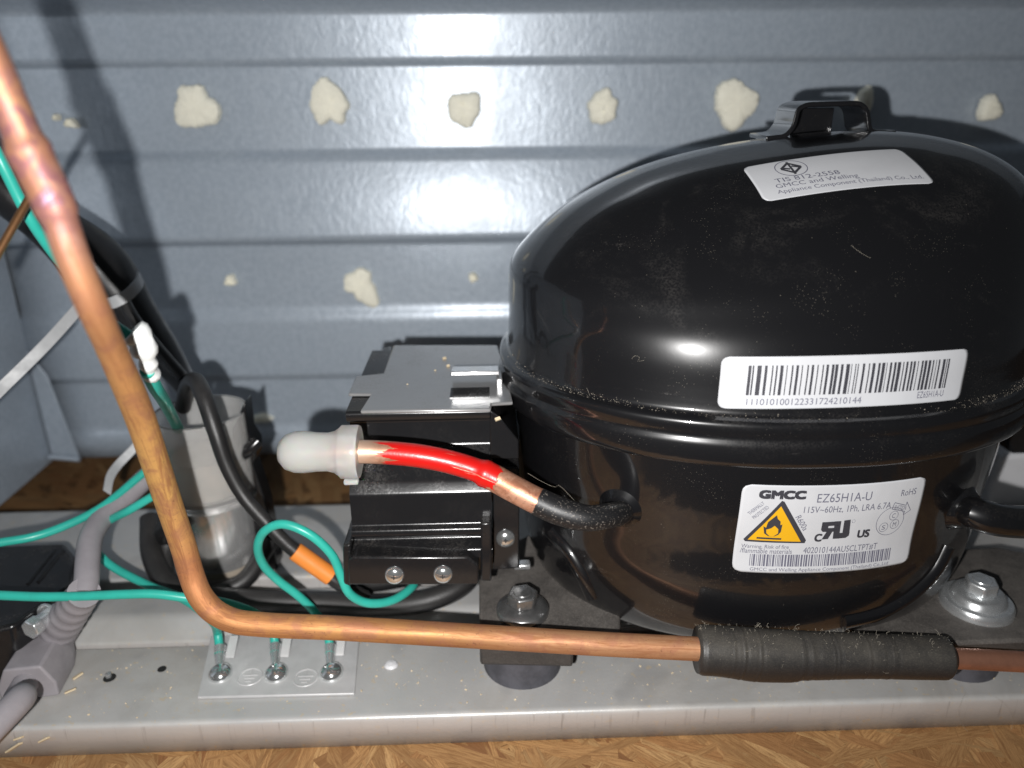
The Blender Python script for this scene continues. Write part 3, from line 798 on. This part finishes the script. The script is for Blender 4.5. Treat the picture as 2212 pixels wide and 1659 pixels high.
# ------------------------------------------------------------------ suction line
SUC = [(-75, 20, 137), (-30, 110, 141), (22, 230, 146), (66, 333, 150), (114, 433, 154), (156, 553, 159), (197, 653, 166), (246, 765, 184), (297, 886, 204), (336, 1000, 219), (371, 1106, 231), (396, 1180, 237),
       (414, 1243, 241), (432, 1286, 242), (462, 1320, 243), (505, 1341, 243), (567, 1349, 243.5), (737, 1357, 244), (1104, 1379, 246), (1300, 1391, 247), (1515, 1402, 248)]
SUCP = [atD(*q) for q in SUC]
def srad(t, l):
    k = 3.36 + .44 * sstep(70, 105, l)
    k += .62 * (sstep(22, 25, l) - sstep(37, 39, l)) + .3 * math.exp(-((l - 24.5) / 2) ** 2)
    return k
st_ = thing('suction_line', (SUCP[13].x, SUCP[13].y, SUCP[13].z - 4), 'bent copper refrigerant line crossing in front of the compressor', 'pipe')
mb = MB().tube(SUCP, srad, 26, 1.0); mb.out('copper_pipe', 'copper', st_, smooth=180); print('suction length', mb.len)
mb = MB().tube([atD(2040, 1421, 249), atD(2140, 1426, 250), atD(2290, 1434, 252)], 3.35, 22, 2); e = mb.out('copper_pipe', 'copper2', st_); e['label'] = 'duller brown copper end beyond the sleeve'
A = atD(1506, 1403, 248); B = atD(2054, 1421, 249)
r5 = random.Random(11); wr = [(r5.uniform(.1, .75), r5.uniform(.12, .5)) for _ in range(20)]
def slr(t, l):
    r = 7.9 - 1.2 * t + .2 * math.sin(t * 7)
    for p, a in wr: r += a * .16 * math.exp(-((t - p) / .004) ** 2) - a * .14 * math.exp(-((t - p - .011) / .006) ** 2)
    r *= 1 - .35 * sstep(.965, 1, t) ** 2 - .07 * sstep(.02, 0, t)
    return r
mb = MB().tube([A, A.lerp(B, .35) + Vector((0, 0, -.6)), A.lerp(B, .7), B], slr, 40, .28)
Lz = (B - A).length
for i, v in enumerate(mb.v):
    t = (v - A).dot(B - A) / Lz ** 2
    c = A.lerp(B, t); d = v - c
    if d.z < -3: v.z -= 1.6 * sstep(-3, -7, d.z) * (sstep(.05, .25, t) - .5 * sstep(.36, .42, t) - .4 * sstep(.8, 1, t))
slv = mb.out('insulation_sleeve', 'sleeve', smooth=180)
tag(slv, 'dusty black rubber sleeve wrapped around the copper refrigerant line', 'sleeve')
m = MB(); r6 = random.Random(5)
for i in range(260):
    t = r6.random(); a = r6.gauss(1.57, .65); c = A.lerp(B, t); r = slr(t, 0) * .985
    d = Vector((0, -math.cos(a), math.sin(a))); p = c + d * r; L = r6.choice((.25, .35, .45, .6, .9, 1.8))
    q = p + d * L * .5 + Vector((r6.uniform(-1, 1), r6.uniform(-.6, .6), r6.uniform(-.2, .5))) * L * .5
    e = q + d * L * .2 + Vector((r6.uniform(-1, 1), r6.uniform(-.6, .6), r6.uniform(-.6, .4))) * L * .6
    m.tube([p, q, e], .03, 3, 9)
m.out('lint', 'lint', slv, kind='stuff')

# long hairs hanging over the lip and on the shell
def hair(P, label, r=.022):
    o = MB().tube(P, r, 5, 1.0).out('hair', 'lint'); return tag(o, label, 'hair', 'loose hairs')
hair([atY(2085, 1495, 206), atY(2070, 1540, 204.5), atY(2082, 1570, 204), atY(2110, 1600, 203)], 'thin straight hair hanging over the lip of the base plate')
hair([atY(2150, 1505, 206), atY(2178, 1530, 204), atY(2186, 1570, 204), atY(2165, 1600, 203), atY(2145, 1575, 203)], 'thin curled hair hanging over the lip of the base plate')
def hsh(pts, label):
    P = []
    for x, y in pts:
        h, n_ = hit(x, y); n_ = n_ if n_.dot(CAM - h) > 0 else -n_; P.append(h + n_ * .15)
    hair(P, label)
hsh([(1838, 530), (1850, 540), (1868, 552), (1880, 558)], 'pale fibre stuck to the compressor dome above the barcode label')
hsh([(1365, 775), (1372, 768), (1382, 772), (1378, 780), (1392, 778)], 'curly pale fibre stuck to the compressor beside the weld skirt')
hsh([(1268, 838), (1272, 848), (1275, 856)], 'short straight pale fibre stuck to the compressor above the weld skirt')
hair([atD(1140, 1022, 236), atD(1170, 1040, 234), atD(1200, 1052, 232), atD(1206, 1048, 231), atD(1240, 1080, 232)], 'long pale hair caught above the black end of the red painted tube')

# thin capillary at the left
cap_ = [atD(-60, 650, 190), atD(0, 540, 195), atD(58, 437, 200), atD(110, 350, 205)]
tag(MB().tube(cap_, 1.05, 12).out('capillary_tube', 'capillary'), 'thin brown copper capillary passing behind the thick copper line', 'pipe')

# ------------------------------------------------------------------ earth plate with screws
gp = thing('earth_plate', atZ(600, 1445, 0), 'small bare metal earth plate with three screws on the base plate', 'earth plate')
P = [atZ(x, y, .2) for x, y in ((457, 1376), (778, 1372), (766, 1503), (427, 1511))]
MB().prism([(p.x, p.y, .2) for p in P], (0, 0, 1.1)).out('plate', 'alu', gp, bevel=.35)
for (x, y) in ((476, 1457), (597, 1457), (716, 1455)):
    c = atZ(x, y, 1.4); screw(c, (0, -.25, 1), 4.3, gp, .8, slot=False)
for (x, y) in ((501, 1410), (618, 1408), (736, 1405)):
    c = atZ(x, y, 1.4); MB().prism([c + Vector(q) for q in ((-1.7, -3, 0), (1.7, -3, 0), (1.7, 4, 3.5), (-1.7, 4, 3.5))], (0, .8, .8)).out('folded_tab', 'alu', gp, bevel=.25)
for (x, y) in ((540, 1462), (660, 1464)):
    c = atZ(x, y, 1.32); o = MB().tube([c + Vector((math.cos(t) * 4.3, math.sin(t) * 4.3, 0)) for t in [k / 32 * 2 * math.pi for k in range(33)]], .33, 6, smooth=False).out('earth_symbol', 'alu', gp)
    m = MB(); m.box(c + Vector((0, 2.4, 0)), (.5, 2.6, .5)); m.box(c + Vector((0, .9, 0)), (5.4, .5, .5)); m.box(c + Vector((0, -.7, 0)), (3.8, .5, .5)); m.box(c + Vector((0, -2.2, 0)), (2.2, .5, .5)); m.out('symbol_bars', 'alu', o)
def ringterm(x, y, d, parent):
    c = atZ(x, y + 10, 2.2); e = atZ(d[0], d[1], 5.5)
    b = MB().tube([c + Vector((0, 0, .6)), c.lerp(e, .55), e], lambda t, l: 1.3 + .5 * t, 10).out('ring_terminal', 'zinc', parent); return e

# ------------------------------------------------------------------ green wires
def wire(P, label, r=1.6, name='earth_wire', mat='green', group='green earth wires', cat='wire'):
    return tag(MB().tube(P, r, 14, 1.5).out(name, mat), label, cat, group)
T1, T2, T3 = atZ(474, 1400, 5.0), atZ(594, 1396, 5.0), atZ(713, 1398, 5.0)
w1 = wire([atD(330, 1072, 292), atD(283, 1100, 292), atD(225, 1135, 300), atD(205, 1180, 302), atD(228, 1212, 300), atD(317, 1263, 292), atD(400, 1296, 280), atD(452, 1335, 272), atZ(470, 1368, 9), T1], 'green wire ending in the ring terminal beside the grey plug')
w2 = wire([atD(-60, 1284, 262), atD(0, 1286, 263), atD(83, 1289, 264), atD(167, 1288, 265), atD(267, 1284, 265), atD(333, 1283, 266), atD(400, 1291, 268), atD(490, 1303, 273), atD(550, 1325, 275), atZ(590, 1366, 9), T2], 'green wire arching over the grey cord to the middle earth screw')
w3 = wire([atY(900, 1240, 262), atY(890, 1268, 248), atY(854, 1294, 240), atY(820, 1303, 236), atY(787, 1301, 234), atY(754, 1281, 232), atY(737, 1245, 232), atY(717, 1199, 232), atY(667, 1153, 232), atY(610, 1132, 233), atY(572, 1147, 235), atY(557, 1180, 238), atY(569, 1220, 242), atY(600, 1253, 245), atY(643, 1286, 246), atY(680, 1322, 246), atZ(706, 1364, 9), T3], 'green wire curled into a loop beside the black relay box')
w4 = wire([atD(-60, 1185, 275), atD(0, 1172, 278), atD(70, 1160, 282), atD(133, 1139, 288), atD(217, 1097, 298), atD(310, 1022, 312), atD(370, 975, 318)], 'green wire rising behind the copper line from the black box')
w5 = wire([atD(-40, 270, 205), atD(0, 345, 208), atD(66, 474, 216), atD(150, 590, 212), atD(230, 690, 206), atD(292, 735, 205)], 'green wire running down behind the upper copper line')
w6 = wire([atD(318, 800, 211), atD(335, 835, 222), atD(352, 862, 242), atD(385, 925, 300)], 'short green wire between the white tape and the clear sleeve', r=2.0)
for w, tp, px in ((w1, T1, 474), (w2, T2, 594), (w3, T3, 713)):
    c = atZ(px, 1440, 2.0)
    MB().tube([tp + Vector((0, .6, .3)), tp.lerp(c, .45), c], lambda t, l: 2.2 - .9 * t, 12, 1).out('ring_terminal', 'zinc', w)
    MB().lathe([(1.85, 0), (1.85, 1.2)], tp.lerp(c, .2), (c - tp), 14).out('crimp_band', 'green', w)
# white tape round the splice
tb = MB().tube([atD(286, 716, 204), atD(300, 728, 205), atD(314, 762, 207), atD(322, 795, 211), atD(330, 818, 216)], lambda t, l: 3.7 - 1.6 * sstep(.15, .6, t) + .5 * math.sin(l * 1.3), 14, 1.0, jitter=.06)
tag(tb.out('wire_splice', 'whitetape'), 'wire splice wrapped in white tape under the black bundle', 'splice')

# ------------------------------------------------------------------ black taped bundle and its grey zip ties
bd = [atD(-60, 340, 300), atD(20, 420, 305), atD(100, 480, 312), atD(180, 545, 320), atD(235, 605, 325), atD(280, 665, 328), atD(330, 735, 330), atD(380, 800, 328), atD(415, 850, 322)]
tag(MB().tube(bd, lambda t, l: 8.6 + 4.4 * math.exp(-((t - .46) / .15) ** 2) - 3.6 * sstep(.72, .97, t), 20, 2.0).out('wire_bundle', 'tape'), 'thick black taped wire bundle behind the copper line', 'wire bundle')
tag(MB().tube([atD(262, 640, 312), atD(290, 690, 312), atD(330, 740, 316), atD(395, 815, 318)], 2.4, 12).out('cable', 'cable'), 'thin black cable lying along the taped bundle', 'cable')
zp = thing('zip_tie', atD(250, 640, 306), 'grey zip tie round the black bundle with its long tail to the wall', 'zip tie', 'grey zip ties')
band = [atD(196, 640, 318), atD(215, 655, 309), atD(240, 655, 305), atD(272, 640, 306), atD(296, 617, 310), atD(303, 598, 320)]
def ribbon(P, w, th, parent, name, ref):
    return strap(catmull(P, 1.5), w, th, ref).out(name, 'tie', parent, bevel=.2)
ribbon(band, 4.6, 1.2, zp, 'band', (ray(250, 640).cross(Vector((1, -.0, .35)))).normalized())
ribbon([atD(196, 636, 306), atD(100, 743, 296), atD(0, 842, 288), atD(-50, 892, 284)], 4.4, 1.1, zp, 'tail', ray(100, 743).cross(atD(0, 842, 288) - atD(196, 636, 306)))
z2 = ribbon([atD(330, 925, 330), atD(286, 972, 326), atD(252, 1008, 322), atD(238, 1030, 318), atD(231, 1064, 314)], 3.6, 1.0, None, 'zip_tie', ray(260, 1000).cross(atD(238, 1030, 318) - atD(330, 925, 330)))
tag(z2, 'bent end of a grey zip tie beside the clear capacitor sleeve', 'zip tie', 'grey zip ties')

# ------------------------------------------------------------------ capacitor with clear sleeve
cb0 = Vector((atY(431, 889, 285).x, 285, 8)); cx, cy = cb0.x, cb0.y
ct = atY(431, 889, 285).z; Rr = 98 / F * (285 * .9336 + (200 - ct) * .358)
cpt = thing('capacitor', (cx, cy, 8), 'shiny capacitor can with an open clear sleeve, strapped in black', 'capacitor')
MB().lathe([(Rr - .2, ct - 34), (Rr, ct - 12), (Rr, ct), (Rr - 1.4, ct), (Rr - 1.4, ct - 12), (Rr - 1.8, ct - 33)], (cx, cy, 0), n=48).out('sleeve', 'clearplastic', cpt, smooth=50)
MB().lathe([(Rr - 4.2, 12), (Rr - 4.2, ct - 19), (Rr - 5, ct - 18), (0, ct - 18)], (cx, cy, 0), n=40).out('tan_reflection', 'beige', cpt, smooth=40)  # tan body added to stand in for the reflection inside the sleeve
MB().lathe([(Rr + .1, ct - 37), (Rr + .7, ct - 35.5), (Rr + .1, ct - 34)], (cx, cy, 0), n=48).out('rim', 'clearplastic', cpt)
MB().lathe([(0, 9), (Rr - 7, 10), (Rr - 3.4, 16), (Rr - 2.6, 24), (Rr - 2.6, ct - 37), (Rr - 3.0, ct - 35.5)], (cx, cy, 0), n=48).out('can', 'can', cpt, smooth=50)
MB().tube([(cx - Rr * .4, cy - Rr * 1.02, ct - 40), (cx - Rr * 1.0, cy - Rr * .55, 34), (cx - Rr * 1.18, cy - 3, 24), (cx - Rr * 1.0, cy - Rr * .8, 14), (cx - Rr * .2, cy - Rr * 1.18, 11), (cx + Rr * .7, cy - Rr * .95, 13), (cx + Rr * 1.15, cy - 2, 22)], 3.6, 14).out('strap', 'cable', cpt)
bk = thing('capacitor_bracket', (cx + Rr + 3, cy + 4, 8), 'black plastic bracket at the side of the clear capacitor sleeve', 'bracket')
pa = [atY(x, y, 283) for x, y in ((528, 868), (536, 935), (552, 960), (553, 990), (545, 1000), (575, 1090), (600, 1230), (520, 1250), (505, 1100), (500, 930))]
MB().prism(pa, (0, 10, 0)).out('arm', 'plastic', bk, bevel=.8)
q = atY(541, 972, 282); MB().tube([q + Vector((-5, 0, -3)), q + Vector((0, -2, 1)), q + Vector((3.5, 0, 4))], 2.6, 12).out('knuckle', 'plastic', bk)

# black cable with orange sleeve
ck = thing('power_lead', atY(640, 1200, 250), 'black cable with an orange sleeve bending over the clear capacitor sleeve', 'cable')
cpth = [atY(395, 880, 296), atY(404, 838, 288), atY(423, 822, 275), atY(438, 850, 266), atY(452, 890, 262), atY(468, 940, 259), atY(490, 1005, 257), atY(525, 1070, 255), atY(573, 1126, 252), atY(625, 1180, 250), atY(680, 1222, 249), atY(735, 1262, 248), atY(790, 1290, 252)]
MB().tube(cpth, lambda t, l: 3.1 - .5 * sstep(.3, .6, t), 16, 1.5).out('cable', 'cable', ck)
o1, o2 = atY(637, 1190, 249.6), atY(716, 1246, 248.6)
MB().lathe([(3.0, 0), (3.5, .1), (3.5, (o2 - o1).length - .1), (3.0, (o2 - o1).length)], o1, (o2 - o1), 26).out('orange_sleeve', 'orange', ck, smooth=50)
tag(MB().tube([atY(325, 1120, 292), atY(330, 1200, 276), atY(365, 1262, 266), atY(440, 1285, 262), atY(560, 1297, 258), atY(700, 1302, 258), atY(820, 1308, 256), atY(930, 1295, 256), atY(1000, 1262, 262), atY(1030, 1210, 275)], 4.4, 16).out('compressor_lead', 'cable'), 'black lead curving along the base plate under the relay box', 'cable')
tag(MB().tube([atY(600, 1160, 300), atY(690, 1225, 285), atY(745, 1250, 275), atY(800, 1262, 270), atY(880, 1250, 268)], 3.2, 14).out('relay_lead', 'cable'), 'black lead lying behind the orange sleeve', 'cable')

# ------------------------------------------------------------------ grey power cord with its plug
pc = thing('mains_cable', atZ(120, 1460, 0), 'grey power cord with a moulded strain relief block on the base plate', 'power cord')
a = atZ(128, 1503, .3); b = atZ(174, 1416, .3); ydir = (b - a); ydir.z = 0; Lb = ydir.length; ydir.normalize(); xdir = Vector((ydir.y, -ydir.x, 0)); zdir = Vector((0, 0, 1))
w_, h_ = 19.0, 13.5
sec = [(0, 0), (0, 6), (-3.5, h_), (-w_ + 3.5, h_), (-w_, 6), (-w_, 0)]
vs = []; fs = []
for t, s_ in ((0, 1.0), (.72, 1.0), (1.0, .86), (1.25, .62)):
    for (u, v) in sec: vs.append(a + ydir * (Lb * t) + xdir * ((u + w_ / 2) * s_ - w_ / 2) + zdir * ((v - 6.5) * s_ + 6.5))
n = len(sec)
for i in range(3):
    for k in range(n): fs.append((i * n + k, i * n + (k + 1) % n, (i + 1) * n + (k + 1) % n, (i + 1) * n + k))
fs += [tuple(range(n)), tuple(range(3 * n, 4 * n))]
finish('moulded_block', vs, fs, 'cord', pc, bevel=.8, seg=3)
ce = a + ydir * (Lb * 1.15) - xdir * (w_ / 2) + zdir * 7
cf = a - xdir * (w_ / 2) + zdir * 7
MB().tube([ce, ce.lerp(atD(182, 1280, 268), .5), atD(182, 1280, 268)], lambda t, l: 7.2 - 2.0 * t + .28 * (1 if int(l / 3.1) % 2 else -.3), 20, .8).out('strain_relief', 'cord', pc, smooth=60)
MB().tube([atD(182, 1285, 270), atD(187, 1256, 273), atD(190, 1206, 280), atD(197, 1160, 288), atD(222, 1118, 298), atD(270, 1075, 308), atD(330, 1020, 318), atD(390, 975, 325)], 4.2, 18).out('cord', 'cord', pc)
MB().tube([cf + ydir * 2, cf - ydir * 6, atD(42, 1512, 240), atD(0, 1556, 232), atD(-70, 1625, 222)], 4.3, 18).out('cord', 'cord', pc)

# ------------------------------------------------------------------ black box at the left with its bolt
P = [atZ(x, y, 24) for x, y in ((-120, 1182), (140, 1172), (162, 1200), (158, 1262), (100, 1300), (30, 1350), (-150, 1390))]
bx_ = thing('plastic_box', (P[3].x - 20, P[3].y, 0), 'black plastic box at the left with a sloping side', 'box')
base = [(p.x - (0 if i else 0), p.y - (3 if i > 3 else 0), .2) for i, p in enumerate(P)]
vs = [(p.x, p.y, 24) for p in P] + base; n = len(P)
finish('housing', vs, [tuple(range(n)), tuple(range(n, 2 * n))] + [(i, (i + 1) % n, n + (i + 1) % n, n + i) for i in range(n)], 'plastic', bx_, bevel=1.6, seg=4)
for k in (0, 1):
    a = atZ(60 + k * 22, 1262 - k * 4, 24.1); b = atZ(118 + k * 18, 1188, 24.1); MB().tube([a, b], .7, 8).out('rib', 'plastic', bx_)
sb = thing('hex_bolt', atZ(85, 1392, 0), 'zinc bolt with a washer tucked behind the grey cord block', 'bolt')
c = atD(62, 1362, 272); d = (atD(108, 1330, 280) - c).normalized()
e1 = d.orthogonal().normalized(); e2 = d.cross(e1)
MB().prism([c + (e1 * math.cos(k * math.pi / 3) + e2 * math.sin(k * math.pi / 3)) * 3.9 for k in range(6)], d * 4).out('hex_head', 'zinc', sb, bevel=.6)
MB().lathe([(3, 0), (3, 9)], c + d * 3, d, 16).out('shank', 'zinc', sb)
MB().lathe([(5.2, 0), (5.2, 1.2)], c + d * 8, d, 24).out('washer', 'zinc', sb, bevel=.3)

# ------------------------------------------------------------------ white pan at the right, behind the compressor
wpn = thing('drain_pan', (240, 330, 8), 'white plastic drain pan behind the right end of the compressor', 'pan')
P = [atY(2165, 985, 322), atY(2330, 965, 322), atY(2330, 1290, 322), atY(2235, 1290, 322), atY(2105, 1165, 322)]
MB().prism(P, (0, 60, 0)).out('body', 'whiteplastic', wpn, bevel=2.5, seg=4)
P = [atY(x, y, 300) for x, y in ((2178, 905), (2320, 890), (2320, 980), (2186, 982), (2176, 960))]
tag(MB().prism(P, (0, 14, 0)).out('fan_bracket', 'plastic', bevel=1.5, seg=3), 'black plastic bracket at the right above the white drain pan', 'bracket')

# ------------------------------------------------------------------ debris
r8 = random.Random(21)
for i, (x, y, L) in enumerate(((152, 1492, 5), (168, 1460, 5), (30, 1615, 9), (95, 1598, 5), (40, 1595, 4))):
    c = atZ(x, y, .5) if y < 1560 else atY(x, y, PF - .8); a = r8.uniform(.4, 1.1)
    A_ = Vector((math.cos(a), 0 if y >= 1560 else math.sin(a), math.sin(a) * .6 if y >= 1560 else .12)).normalized(); B_ = A_.cross(Vector((.1, .6, 1))).normalized(); C_ = A_.cross(B_)
    m = MB().box(c, (L * .75, 1.7, .7), (A_, B_, C_))
    tag(m.out('wood_chip', 'chip', bevel=.2), ('pale wood chip touching the front corner of the grey cord block', 'pale wood chip beside the long side of the grey cord block', 'longest pale wood splinter stuck to the front lip of the base plate', 'pale wood splinter on the front lip under the grey cord block', 'smallest pale wood splinter stuck to the lip beside the longest one')[i], 'wood chip', 'wood chips')
m = MB()
for i in range(520):
    x = r8.uniform(-150, 260); y = r8.uniform(209, 246); s_ = r8.choice((.14, .18, .22, .3, .45)) * r8.uniform(.6, 1.1)
    if -75 < x < -35 and y > 212 and False: continue
    c = Vector((x, y, s_ * .4)); A_ = Vector((r8.uniform(-1, 1), r8.uniform(-1, 1), r8.uniform(-.4, .4))).normalized(); B_ = A_.orthogonal().normalized()
    m.box(c, (s_ * 1.6, s_, s_ * .8), (A_, B_, A_.cross(B_)))
for x, y, q in ((960, 774, .8), (968, 790, .7), (1075, 905, 1.0), (940, 800, .4), (880, 830, .3)):
    c = atZ(x, y, 102.4); A_ = Vector((1, .4, .2)).normalized(); B_ = A_.orthogonal().normalized(); m.box(c, (q * 1.7, q, q * .8), (A_, B_, A_.cross(B_)))
o = m.out('dust_crumbs', 'chip', kind='stuff', smooth=0)
tag(o, 'scattered tan crumbs of dust on the base plate and relay box', 'dust')
